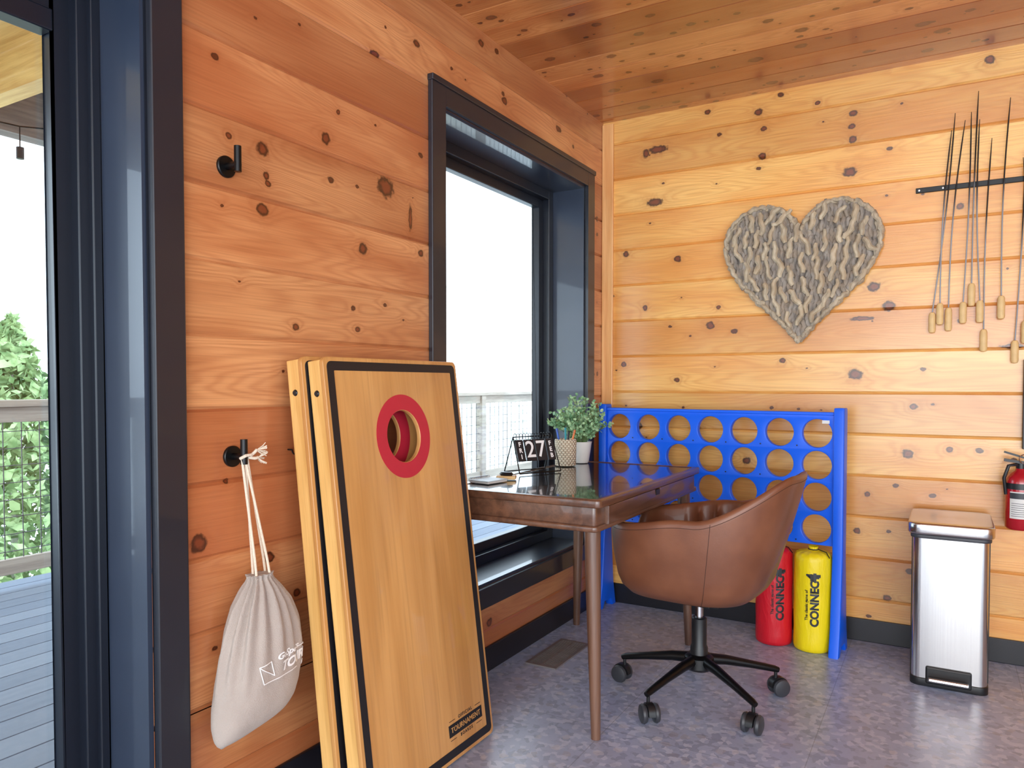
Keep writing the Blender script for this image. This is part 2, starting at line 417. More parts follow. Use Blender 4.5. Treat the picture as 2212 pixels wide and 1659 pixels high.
def door_parts():
    y0, y1, z0, z1 = DO; c = .082
    tr = B()
    tr.span((0, y1, 0), (.022, y1+c, z1+c)); tr.span((0, y0-c, 0), (.022, y0, z1+c)); tr.span((0, y0, z1), (.022, y1, z1+c))
    struct(tr.make('trim_2', M_CASE, smooth=False, bevel=.004))
    j = B(); j.span((-.2, y1-.012, 0), (0, y1, z1)); j.span((-.2, y0, 0), (0, y0+.012, z1)); j.span((-.2, y0, z1-.012), (0, y1, z1))
    struct(j.make('trim_3', M_BLACK, smooth=False))
    d = bpy.data.objects.new('door_1', None); col.objects.link(d); struct(d)
    f = B(); f.span((-.24, y1-.035, 0), (-.15, y1-.012, z1-.012)); f.span((-.22, y1-.06, 0), (-.165, y1-.03, z1-.012))
    f.span((-.24, y0+.012, z1-.06), (-.15, y1-.012, z1-.012)); f.span((-.24, y0+.012, 0), (-.15, y1-.012, .03)); f.span((-.24, y0+.012, 0), (-.15, y0+.04, z1-.012))
    f.make('frame', M_FRAME, d, smooth=False, bevel=.003)
    a0, a1 = -.1, y1-.02
    ring_yz(B(), -.235, -.195, a0, a1, .03, 2.07, .078).make('sash', M_FRAME, d, smooth=False, bevel=.005)
    B().span((-.24, a0+.076, 1.945), (-.19, a1-.076, 1.995)).make('sash_rail', M_FRAME, d, smooth=False, bevel=.004)
    B().span((-.218, a0+.07, .1), (-.214, a1-.07, 1.95)).make('glass', M_GLASS, d, smooth=False)
    ring_yz(B(), -.19, -.155, -1.15, .0, .03, 2.07, .082).make('sash', M_FRAME, d, smooth=False, bevel=.005)
    B().span((-.175, -1.08, .1), (-.171, -.07, 1.99)).make('glass', M_GLASS, d, smooth=False)
door_parts()

# ================================================================== CORNHOLE BOARDS
def cornhole(loc, lean, label):
    e = thing('cornhole_board', loc, label, 'cornhole board', rot=(-lean, 0, R(90)), group='cornhole boards leaning on the wall')
    hw, L = .305, 1.22; hz = L-.229
    me = curve_mesh([rrect(-hw, 0, hw, L, .018), circ(0, hz, .077)], .014, .002)
    B().mesh(me, Matrix.Translation((0, .007, 0)) @ UP).make('top_panel', M_MAPLE, e)
    f = B(); d0, d1 = .014, .062; t = .02; i = .006
    f.span((-hw+i, d0, i), (-hw+i+t, d1, L-i)); f.span((hw-i-t, d0, i), (hw-i, d1, L-i))
    f.span((-hw+i+t, d0, i), (hw-i-t, d1, i+t)); f.span((-hw+i+t, d0, L-i-t), (hw-i-t, d1, L-i))
    f.make('frame', M_MAPLE_E, e, smooth=False, bevel=.003)
    me = curve_mesh([rrect(-hw+.012, .012, hw-.012, L-.012, .016), rrect(-hw+.037, .037, hw-.037, L-.037, .003)], .0008)
    B().mesh(me, Matrix.Translation((0, -.0005, 0)) @ UP).make('border_stripe', M_INK, e)
    me = curve_mesh([circ(0, hz, .124, 64), circ(0, hz, .0785, 64)], .0008)
    B().mesh(me, Matrix.Translation((0, -.0005, 0)) @ UP).make('hole_ring', M_RED, e)
    for sx in (-1, 1):
        B().lathe([(0, .004), (.006, .004), (.009, 0), (0, 0)], Matrix.Translation((sx*(hw-i), .038, L-.095)) @ Matrix.Rotation(R(90)*sx, 4, 'Y'), 16).make('bolt', M_BPLAST, e)
    bx, bz = .158, .091
    me = curve_mesh([[(bx-.09, bz-.018), (bx+.09, bz-.018), (bx+.09, bz+.018), (bx-.09, bz+.018)]], .0008)
    b = B().mesh(me, Matrix.Translation((0, -.0005, 0)) @ UP)
    for t_, z_ in (('OFFICIAL', bz+.028), ('BOARDS', bz-.028)):
        b.mesh(text_mesh(t_, .014, .0004, .0002, spacing=1.35), Matrix.Translation((bx, -.0005, z_)) @ UP)
    for z_ in (bz+.028, bz-.028):
        for sx in (-1, 1):
            b.box((bx+sx*.070, -.0005, z_), (.03, .0008, .0014))
    b.make('printed_badge', M_INK, e, smooth=False)
    B().mesh(text_mesh('TOURNAMENT', .0225, .0004, 0., spacing=1.05), Matrix.Translation((bx, -.0014, bz)) @ UP).make('badge_lettering', M_MAPLE, e, smooth=False)
    return e
cornhole((.306, 1.733, .0085), R(7.1), 'maple cornhole board with red-ringed hole, stacked in front of its twin')
cornhole((.226, 1.720, .0085), R(6.4), 'maple cornhole board sandwiched between its twin and pine wall')

# ================================================================== DESK
def desk():
    e = thing('desk', (.335, 2.68, 0), 'walnut writing desk with glossy dark top and tapered legs', 'desk')
    e.scale = (1, 1, 1.018)
    hx, hy = .305, .55
    me = curve_mesh([rrect(-hx, -hy, hx, hy, .018), rrect(-hx+.03, -hy+.03, hx-.03, hy-.03, .006)], .026, .005)
    B().mesh(me, Matrix.Translation((0, 0, .754))).make('top_rim', M_WALNUT, e)
    me = curve_mesh([rrect(-hx+.028, -hy+.028, hx-.028, hy-.028, .006)], .018, 0)
    B().mesh(me, Matrix.Translation((0, 0, .7555))).make('top_panel', M_DESKTOP, e)
    me = curve_mesh([rrect(-hx+.014, -hy+.014, hx-.02, hy-.014, .014)], .06, .003)
    B().mesh(me, Matrix.Translation((0, 0, .712))).make('apron', M_WALNUT, e)
    me = curve_mesh([rrect(-hx+.004, -hy+.004, hx-.012, hy-.004, .018)], .02, .006)
    B().mesh(me, Matrix.Translation((0, 0, .674))).make('lower_rail', M_WALNUT, e)
    out = [(-.47, -.029), (.47, -.029), (.47, .029), (.03, .029), (.022, .006), (-.022, .006), (-.03, .029), (-.47, .029)]
    me = curve_mesh([out], .018, .002)
    m = Matrix.Translation((hx-.012, 0, .711)) @ Matrix.Rotation(R(90), 4, 'Z') @ UP
    B().mesh(me, m).make('drawer', M_WALNUT, e)
    B().box((hx-.0035, 0, .727), (.003, .04, .02)).make('notch_plate', M_BPLAST, e)  # black plate filling the notch in the drawer front
    for sx in (-1, 1):
        for sy in (-1, 1):
            top = Vector((sx*.25, sy*.485, .668)); bot = Vector((sx*.272, sy*.502, 0.))
            pr = B(); n = 8
            pr.tube([top.lerp(bot, k/n) for k in range(n+1)], [.027-.0115*(k/n)**1.2 for k in range(n+1)], 20)
            pr.make('leg', M_WALNUTL, e)
desk()

# ================================================================== CHAIR
def chair():
    e = thing('office_chair', (.805, 2.655, 0), 'brown leather tub office chair on black five-star caster base', 'chair', rot=(0, 0, R(-3)))
    a, b_, nn = .285, .27, 3.0
    OX = -.008
    def Rp(th): return (abs(math.cos(th)/a)**nn+abs(math.sin(th)/b_)**nn)**(-1/nn)
    def ss(x, x0, x1):
        t = min(1, max(0, (x-x0)/(x1-x0))); return t*t*(3-2*t)
    def top(th):
        d = abs(math.degrees(th))
        return .842-.150*ss(d, 18, 76)-.034*ss(d, 80, 135)-.125*ss(d, 150, 170)
    def pt(th, s, z, inner=0.):
        r = Rp(th)*s-inner
        w = max(0, math.cos(th))**1.2
        x = r*math.cos(th)+OX; y = r*math.sin(th)
        u = max(0, z-.40)/.43
        x += .10*u**1.1*w-.022*w
        return (x, y, z)
    N = 180
    def prof(th):
        Hh = top(th); P = [(0, .386), (.40, .386), (.66, .390), (.80, .402), (.89, .428)]
        z0, z1 = .46, Hh-.03
        for k in range(7):
            t = k/6; P.append((.935+.075*math.sin(t*1.5), z0+(z1-z0)*t))
        P += [(1.012, Hh-.014), (.998, Hh-.002), (.970, Hh+.003), (.935, Hh-.003), (.91, Hh-.018)]
        for k in range(1, 7):
            t = k/6; P.append((.905-.095*t, (Hh-.02)+(.485-(Hh-.02))*t))
        P += [(.6, .485), (0, .485)]
        return P
    vs = []; fs = []
    for i in range(N):
        th = -math.pi+2*math.pi*i/N
        P = prof(th)
        for k, (s, z) in enumerate(P):
            inn = 0
            if 15 < k < len(P)-2 and abs(math.degrees(th)) < 120: inn = .014-.020*abs(math.sin(th*10))**.5
            vs.append(pt(th, s, z, inn if s > 0 else 0))
    n = len(P)
    for i in range(N):
        j = (i+1) % N
        for k in range(n-1): fs.append((i*n+k, j*n+k, j*n+k+1, i*n+k+1))
    B().add(vs, fs).make('shell', M_LEATH, e, ang=1.5)
    cv = []; cf = []; CP = [(0, .515), (.4, .516), (.65, .513), (.74, .505), (.775, .49), (.77, .475), (0, .475)]
    for i in range(64):
        th = -math.pi+2*math.pi*i/64
        for s, z in CP: cv.append((Rp(th)*s*math.cos(th)+OX, Rp(th)*s*math.sin(th), z))
    for i in range(64):
        j = (i+1) % 64
        for k in range(len(CP)-1): cf.append((i*len(CP)+k, j*len(CP)+k, j*len(CP)+k+1, i*len(CP)+k+1))
    B().add(cv, cf).make('seat_cushion', M_LEATH, e)
    for d in (-66, 66):
        P = prof(R(d)); pts = [pt(R(d), s+.001, z) for s, z in P[3:13]]
        B().tube(pts, .0010, 6).make('seam', M_SEAM, e)
    pts = [pt(R(i), 1.012, top(R(i))-.022) for i in range(-150, 151, 3)]
    B().tube(pts, .0010, 6).make('seam', M_SEAM, e)
    B().box((0, 0, .377), (.2, .2, .018)).box((0, 0, .36), (.1, .08, .03)).make('seat_plate', M_BPLAST, e, smooth=False, bevel=.004)
    B().lathe([(0, .37), (.0145, .37), (.0145, .2), (0, .2)], None, 20).make('gas_lift', M_STEEL2, e)
    B().lathe([(0, .30), (.022, .30), (.027, .295), (.027, .20), (.031, .19), (.033, .12), (0, .12)], None, 24).make('column', M_BPLAST, e)
    B().lathe([(0, .165), (.04, .165), (.052, .155), (.055, .12), (.045, .11), (0, .11)], None, 24).make('hub', M_WIRE, e)
    for k in range(5):
        ang = R(-37+72*k)+R(3); c, s_ = math.cos(ang), math.sin(ang)
        pts = [(c*r, s_*r, z) for r, z in ((.03, .145), (.1, .138), (.2, .118), (.285, .099), (.3, .094))]
        B().tube(pts, [.021, .018, .014, .012, .010], 10).make('base_arm', M_WIRE, e)
        ca = ang+R((k*67) % 150-60)
        m = Matrix.Translation((c*.29, s_*.29, 0)) @ Matrix.Rotation(ca, 4, 'Z')
        cs = B()
        cs.cyl((0, 0, .05), (0, 0, .097), .006)
        vs = []; fs = []; K = 10
        for side in (-.012, .012):
            for i in range(K+1):
                a2 = math.pi*i/K
                vs.append((math.cos(a2)*.035+.012, side, .033+math.sin(a2)*.036))
        for i in range(K): fs.append((i, i+1, K+2+i, K+1+i))
        fs.append(tuple(range(K+1))); fs.append(tuple(range(2*K+1, K, -1))); fs.append((0, K+1, 2*K+1, K))
        cs.add(vs, fs)
        co = cs.make('caster', M_BPLAST, e); co.matrix_local = m
        for side in (-1, 1):
            B().lathe([(0, -.012), (.02, -.012), (.030, -.008), (.033, 0), (.030, .007), (.022, .010), (0, .010)],
                      Matrix.Translation((.012, side*.022, .033)) @ Matrix.Rotation(R(90), 4, 'X'), 28).make('wheel', M_GREYCAST, co)
chair()

# ================================================================== FOUR-IN-A-ROW GAME
def game():
    e = thing('giant_connect_game', (.625, 3.462, 0), 'giant blue plastic four-in-a-row frame with round holes, near the corner', 'game frame', rot=(0, 0, R(-6.0)))
    W2 = .545; z0, z1 = .455, 1.02; T = .030
    holes = []
    for r_ in range(4):
        for c_ in range(7):
            holes.append(circ(-.480+.1585*c_+.003, .935-.137*r_, .0615, 40))
    me = curve_mesh([[(-W2, z0), (W2, z0), (W2, z1), (-W2, z1)]]+holes, T, .003)
    B().mesh(me, UP).make('grid_panel', M_BLUE, e)
    b = B(); b.box((0, -.001, z1+.0), (2*W2, .040, .014))
    b.make('top_rail', M_BLUE, e, smooth=False, bevel=.003)
    B().box((0, -.0, .866), (2*W2, T+.003, .003)).box((0, -.0, .729), (2*W2, T+.003, .003)).make('joint_ridge', M_BLUE, e, smooth=False)
    base = None
    for r_ in range(4):
        for c_ in range(8):
            lc = Vector((-.480+.1585*(c_-.5), -T/2-.0005, .935-.137*r_-.055))
            if base is None:
                base = B().lathe([(0, .0), (.0032, 0), (.0032, .002), (0, .002)], Matrix.Rotation(R(90), 4, 'X'), 8).make('rivet', M_INK, e); q = base
            else:
                q = base.copy(); col.objects.link(q); q.parent = e
            q.location = lc
    for sx in (-1, 1):
        out = [(-.034, 1.03), (-.034, .42), (-.06, .12), (-.085, 0.), (-.05, 0.), (-.03, .035), (.03, .035), (.05, 0), (.085, 0), (.06, .12), (.034, .42), (.034, 1.03), (.028, 1.045), (-.028, 1.045)]
        me = curve_mesh([out], .042, .006)
        m = Matrix.Translation((sx*(W2+.0205), 0, 0)) @ Matrix.Rotation(R(90), 4, 'Z') @ UP
        B().mesh(me, m).make('side_post', M_BLUE, e)
    B().box((W2-.035, -T/2-.0008, .985), (.03, .001, .014)).make('sticker', M_LABELW, e, smooth=False)
game()

def game_bag(loc, col_, rotz, label, z_off):
    e = thing('storage_bag', loc, label, 'storage bag', rot=(0, 0, R(rotz)), group='game disc bags')
    n = NT('nylon_'+label[:3]); c = n.coord(); sp = n.sep(c)
    f = n.noise(n.mapping(c, (14, 14, 5)), 1, 4, .6, .8)
    n.p(Base_Color=n.mix(f, tuple(x*.76 for x in col_[:3])+(1,), col_), Roughness=.42)
    n.bump(f, .4, .02)
    rr = .0775; vs = []; fs = []
    P = [(0, 0), (.8, .0), (.96, .006), (1, .02)]+[(1, .02+.37*k/14) for k in range(1, 15)]+[(.99, .40), (.95, .412), (.85, .421), (.65, .427), (.4, .430), (.25, .432), (.2, .438), (.26, .447), (.1, .44), (0, .436)]
    seg = 64
    for i in range(seg):
        a = 2*math.pi*i/seg
        for s, z in P:
            w = 1+.010*math.sin(z*48+math.sin(a*2)*2+z_off)*(1 if s > .9 and z > .03 else 0)
            if z > .415 and s > .05: w *= 1+.06*math.sin(a*13)
            vs.append((rr*s*w*math.cos(a), rr*s*w*math.sin(a), z))
    np_ = len(P)
    for i in range(seg):
        j = (i+1) % seg
        for k in range(np_-1): fs.append((i*np_+k, j*np_+k, j*np_+k+1, i*np_+k+1))
    B().add(vs, fs).make('bag_body', n.mat, e, ang=1.5)
    B().tube([(.02*math.cos(t/8*6.283), .02*math.sin(t/8*6.283), .434) for t in range(8)], .0025, 8, True).tube([(.02, 0, .434), (.035, -.02, .432), (.05, -.035, .430), (.062, -.055, .41)], .002, 8).make('drawstring', M_BPLAST, e)
    rt = rr*1.02
    def wrap(x0, z0):
        def fn(v):
            ph = (-v.y+x0)/rt; rad = rt+v.z
            return (rad*math.sin(ph), -rad*math.cos(ph), z0+v.x)
        return fn
    t = B()
    t.mesh(text_mesh('CONNECT', .046, .0008, .002, ax='LEFT', spacing=.98), fn=wrap(.006, .118))
    t.mesh(text_mesh('The classic game of', .0165, .0008, .0003, ax='LEFT'), fn=wrap(-.028, .142))
    t.mesh(text_mesh('4', .076, .0008, .0026, ax='LEFT'), fn=wrap(.002, .308))
    t.make('lettering', M_INK, e, smooth=False)
game_bag((1.085, 3.405, 0), rgb(252, 226, 12), 10, 'yellow nylon drawstring bag of game discs beside the red one', 0.)
game_bag((.922, 3.415, 0), rgb(216, 24, 42), 26, 'red nylon drawstring bag of game discs beside the yellow one', 1.3)

# ================================================================== TRASH CAN
def trash():
    e = thing('trash_can', (1.592, 3.375, 0), 'slim rectangular stainless steel step trash can against the wall', 'trash can')
    hx, hy = .124, .18
    def slab(x, y, z0, z1, r, bev=.0):
        me = curve_mesh([rrect(-x, -y, x, y, r)], z1-z0, bev); return me, Matrix.Translation((0, 0, (z0+z1)/2))
    me, m = slab(hx, hy, .028, .565, .03); B().mesh(me, m).make('body', M_STEEL, e)
    me, m = slab(hx+.004, hy+.004, 0, .03, .032, .003); B().mesh(me, m).make('base_ring', M_BPLAST, e)
    for sx in (-1, 1): B().box((sx*(hx+.001), -hy+.055, .3), (.006, .03, .53)).make('side_strip', M_BPLAST, e, smooth=False, bevel=.002)
    me, m = slab(hx+.008, hy+.006, .563, .577, .034, .003); B().mesh(me, m).make('rim', M_GREYCAST, e)
    me, m = slab(hx+.018, hy+.014, .577, .622, .045, .009); B().mesh(me, m).make('lid', M_STEEL, e)
    B().box((0, -hy-.003, .046), (.15, .014, .065)).make('pedal_housing', M_BPLAST, e, smooth=False, bevel=.006)
    B().box((0, -hy-.024, .036), (.13, .05, .014), rot=(R(-14), 0, 0)).make('pedal', M_STEEL, e, smooth=False, bevel=.004)
trash()

# ================================================================== FIRE EXTINGUISHER
def exting():
    e = thing('fire_extinguisher', (1.83, 3.545, .571), 'small red fire extinguisher with black valve hanging on wall bracket', 'fire extinguisher')
    e.scale = (.94, .94, .92)
    r = .054
    B().lathe([(0, 0), (r*.85, 0), (r, .01), (r, .20), (r*.93, .222), (r*.7, .24), (r*.4, .252), (r*.33, .262), (0, .262)], None, 40).make('cylinder', simple('extinguisher_red', rgb(170, 20, 36), .25, coat=.5, noise_amt=.02), e)
    def patch(z0, z1, a0, a1, off, name, mat):
        b = B(); K = 14; vs = []; fs = []
        for i in range(K+1):
            a = R(a0+(a1-a0)*i/K)
            for z in (z0, z1): vs.append(((r+off)*math.sin(a), -(r+off)*math.cos(a), z))
        for i in range(K): fs.append((2*i, 2*i+2, 2*i+3, 2*i+1))
        b.add(vs, fs).make(name, mat, e)
    patch(.05, .165, -45, 50, .0006, 'label_sheet', M_LABELW)
    patch(.135, .16, -45, 50, .0010, 'label_band', M_GREYCAST)
    t = B()
    for k in range(7):
        z = .06+.009*k
        vs = []
        for i in range(11):
            a = R(-38+80*i/10); vs += [((r+.001)*math.sin(a), -(r+.001)*math.cos(a), z), ((r+.001)*math.sin(a), -(r+.001)*math.cos(a), z+.002)]
        t.add(vs, [(2*i, 2*i+2, 2*i+3, 2*i+1) for i in range(10)])
    t.make('label_print', M_GREYCAST, e)
    v = B().lathe([(0, .262), (.018, .262), (.018, .285), (.012, .29), (0, .29)], None, 20)
    v.box((-.018, -.012, .292), (.085, .018, .012), (0, R(8), 0)); v.box((-.015, -.012, .318), (.095, .018, .008), (0, R(18), 0))
    v.tube([(-.015, -.02, .28), (-.045, -.035, .275), (-.06, -.03, .22), (-.052, -.02, .15)], [.007, .007, .007, .007], 10)
    v.make('valve', M_BPLAST, e)
    B().tube([(.012+.02*math.cos(t/16*6.283), -.03, .305+.02*math.sin(t/16*6.283)) for t in range(16)], .0025, 6, True).make('pull_ring', M_STEEL2, e)
    B().lathe([(r+.001, .175), (r+.003, .175), (r+.003, .2), (r+.001, .2)], None, 40, True).span((-.02, r-.01, .1), (.02, .0875, .24)).make('bracket', M_BPLAST, e)
exting()
e = thing('framed_board', (2.07, YB, 1.075), 'black framed grey board hanging on the pine wall', 'framed board')
fb = B()
fb.span((-.232, -.03, -.19), (-.215, 0, .17)); fb.span((.215, -.03, -.19), (.232, 0, .17)); fb.span((-.215, -.03, .153), (.215, 0, .17)); fb.span((-.215, -.03, -.19), (.215, 0, -.173))
fb.make('frame', M_BPLAST, e, smooth=False, bevel=.002)
B().span((-.215, -.02, -.173), (.215, -.002, .153)).make('panel', M_LABELW, e, smooth=False)

# ================================================================== HEART
def heart():
    e = thing('heart_wall_art', (.985, YB, 1.655), 'heart-shaped wall decoration made of grey driftwood pieces on pine wall', 'wall decoration')
    S = .0213
    def hp(t, k=1.):
        st = math.sin(t); lo = max(0., -math.cos(t)); pw = 3-.75*lo**.5 if lo > 0 else 3.
        return (16*math.copysign(abs(st)**pw, st)*S*k, (13*math.cos(t)-5*math.cos(2*t)-2*math.cos(3*t)-math.cos(4*t)+2.5)*S*1.04*k)
    outl = [hp(2*math.pi*i/120, .985) for i in range(120)]
    me = curve_mesh([outl], .03, .004)
    def drift(name, a, b, c3):
        n = NT(name); c = n.coord()
        f = n.noise(n.mapping(c, (40, 40, 12)), 1, 4, .6); g = n.noise(c, 24, 2)
        cc = n.mix(n.mr(f, .3, .7), a, b); cc = n.mix(n.m('MULTIPLY', n.mr(g, .42, .62), .5), cc, c3)
        n.p(Base_Color=cc, Roughness=.85); n.bump(n.noise(n.mapping(c, (120, 120, 30)), 1, 3), .5, .004); return n.mat
    MD = drift('driftwood_dark', rgb(118, 110, 102), rgb(164, 154, 142), rgb(160, 140, 116))
    ML = drift('driftwood_light', rgb(160, 144, 120), rgb(206, 190, 162), rgb(180, 154, 120))
    MB = drift('driftwood_border', rgb(146, 134, 116), rgb(200, 184, 158), rgb(178, 154, 122))
    B().mesh(me, Matrix.Translation((0, -.017, 0)) @ UP).make('backing', MD, e)
    polys = {k: [hp(2*math.pi*i/60, k) for i in range(60)] for k in (.92, .87)}
    def inside(x, y, k):
        poly = polys[k]; c = False; j = 59
        for i in range(60):
            xi, yi = poly[i]; xj, yj = poly[j]
            if (yi > y) != (yj > y) and x < (xj-xi)*(y-yi)/(yj-yi)+xi: c = not c
            j = i
        return c
    def stick(b, x, y, ang, ln, r, dep, bend=0.):
        n = 7; pts = []; rad = []
        dx, dy = math.cos(ang), math.sin(ang); nx, ny = -dy, dx
        ph = random.uniform(0, 6); bd = random.uniform(-1, 1)*bend
        for i in range(n):
            t = i/(n-1)-.5
            off = bd*(4*t*t-.5)*ln+.05*ln*math.sin(ph+t*9)
            pts.append((x+dx*t*ln+nx*off, dep-.15*r*math.cos(t*6), y+dy*t*ln+ny*off))
            rad.append(r*(.78+.22*math.cos(t*2.6))*random.uniform(.8, 1.15))
        rad[0] *= .85; rad[-1] *= .75
        b.tube(pts, rad, 7)
    pts = []; b = B(); tries = 0
    while len(pts) < 460 and tries < 14000:
        tries += 1; x = random.uniform(-.34, .34); y = random.uniform(-.34, .36)
        if not inside(x, y, .92): continue
        if any((abs(x-q[0])/.017)**2+(abs(y-q[1])/.032)**2 < 1 for q in pts): continue
        pts.append((x, y)); stick(b, x, y, R(90+random.uniform(-12, 12)), random.uniform(.045, .075), random.uniform(.011, .015), -.034, .05)
    b.make('driftwood_underlayer', MD, e)
    pts = []; b = B(); tries = 0
    while len(pts) < 62 and tries < 9000:
        tries += 1; x = random.uniform(-.32, .32); y = random.uniform(-.34, .34)
        if not inside(x, y, .87): continue
        if any((abs(x-q[0])/.042)**2+(abs(y-q[1])/.072)**2 < 1 for q in pts): continue
        pts.append((x, y)); sg = -1 if x < 0 else 1
        bias = 2 if y > -.02 else 14
        stick(b, x, y, R(90-sg*bias+random.gauss(0, 14)), random.uniform(.075, .11), random.uniform(.010, .0138), -.051, .12)
    b.make('driftwood_sticks', ML, e)
    b = B()
    for kk, dep, rr in ((.965, -.026, .018), (.975, -.042, .012)):
        N_ = 52
        for i in range(N_):
            tt = 2*math.pi*(i+.5*(rr == .012))/N_+random.uniform(-.02, .02)
            p = hp(tt, kk); q = hp(tt+.02, kk)
            dl = math.dist(hp(tt-math.pi/N_, kk), hp(tt+math.pi/N_, kk))
            if dl < .006: continue
            stick(b, p[0], p[1], math.atan2(q[1]-p[1], q[0]-p[0])+random.uniform(-.2, .2), dl*random.uniform(.9, 1.1), rr*random.uniform(.8, 1.1), dep, .03)
    b.make('driftwood_border', MB, e)
heart()

# ================================================================== SKEWER RACK
rk = thing('skewer_rack', (1.447, YB, 1.97), 'long black iron wall bar holding roasting skewers', 'rack')
B().span((0, -.010, -.011), (.95, 0, .011)).make('bar', M_WIRE, rk, smooth=False, bevel=.002)
for x in (.012, .1, .45, .9):
    B().lathe([(0, 0), (.005, 0), (.004, .003), (0, .004)], Matrix.Translation((x, -.010, 0)) @ Matrix.Rotation(R(90), 4, 'X'), 12).make('screw', M_STEEL2, rk)
SK = [(1.587, 2.27, 1.515, 1.451, 1.362), (1.575, 2.20, 1.543, 1.488, 1.395), (1.623, 2.235, 1.574, 1.468, 1.368), (1.644, 2.262, 1.626, 1.488, 1.397),
      (1.668, 2.345, 1.655, 1.564, 1.467), (1.673, 2.227, 1.685, 1.491, 1.398), (1.717, 2.146, 1.70, 1.373, 1.279), (1.777, 2.295, 1.758, 1.506, 1.409),
      (1.831, 2.088, 1.807, 1.324, 1.23), (1.823, 2.05, 1.840, 1.402, 1.308)]
def skew_mat():
    n = NT('skewer_steel'); s = n.sep(n.coord())
    n.p(Base_Color=n.mix(n.mr(s[2], .42, .58), rgb(150, 152, 156), rgb(34, 32, 32)), Metallic=.35, Roughness=.35); return n.mat
M_SK = skew_mat()
for i, (xt, zt, xh, z1, z0) in enumerate(SK):
    yy = YB-.018-.008*(i % 2)
    s = thing('roasting_skewer', (xh, yy, z0), 'long metal roasting skewer with turned wooden handle hanging on bar', 'skewer', group='roasting skewers on the wall bar')
    hl = z1-z0; bl = random.uniform(-.014, .014)
    B().lathe([(0, 0), (.0105, .002), (.014, .012), (.0135, .03), (.014, .06), (.013, hl-.012), (.009, hl-.003), (0, hl)], None, 20).make('handle', M_CREAM, s)
    Ln = zt-z0; pts = []
    for k in range(9):
        t = k/8; z = hl-.005+(Ln-hl+.005)*t
        pts.append(((xt-xh)*t+bl*math.sin(t*math.pi), 0, z))
    B().tube(pts, [.0027]*8+[.0012], 8).make('rod', M_SK, s)

# ================================================================== WALL HOOKS
def hook(y, z):
    e = thing('wall_hook', (0, y, z), 'round black metal coat hook screwed to pine wall', 'hook', group='black wall hooks')
    b = B(); mx = Matrix.Rotation(R(90), 4, 'Y')
    b.lathe([(0, 0), (.027, 0), (.027, .006), (.025, .008), (0, .008)], mx, 32)
    b.lathe([(0, 0), (.009, 0), (.009, .05), (0, .05)], mx, 20)
    b.make('base_plate', M_WIRE, e)
    B().cyl((.046, 0, -.018), (.046, 0, .045), .009).make('peg', M_WIRE, e)
    return e
hook(1.255, 1.69); hook(1.265, .962)
ch = thing('cup_hook', (0, 1.452, .965), 'tiny black screw-in cup hook in pine wall', 'hook')
B().tube([(0, 0, 0), (.012, 0, 0), (.016, 0, .0)]+[(.028-.012*math.cos(t), 0, -.012*math.sin(t)) for t in [k*.45 for k in range(0, 9)]], .0022, 8).make('wire_hook', M_WIRE, ch)

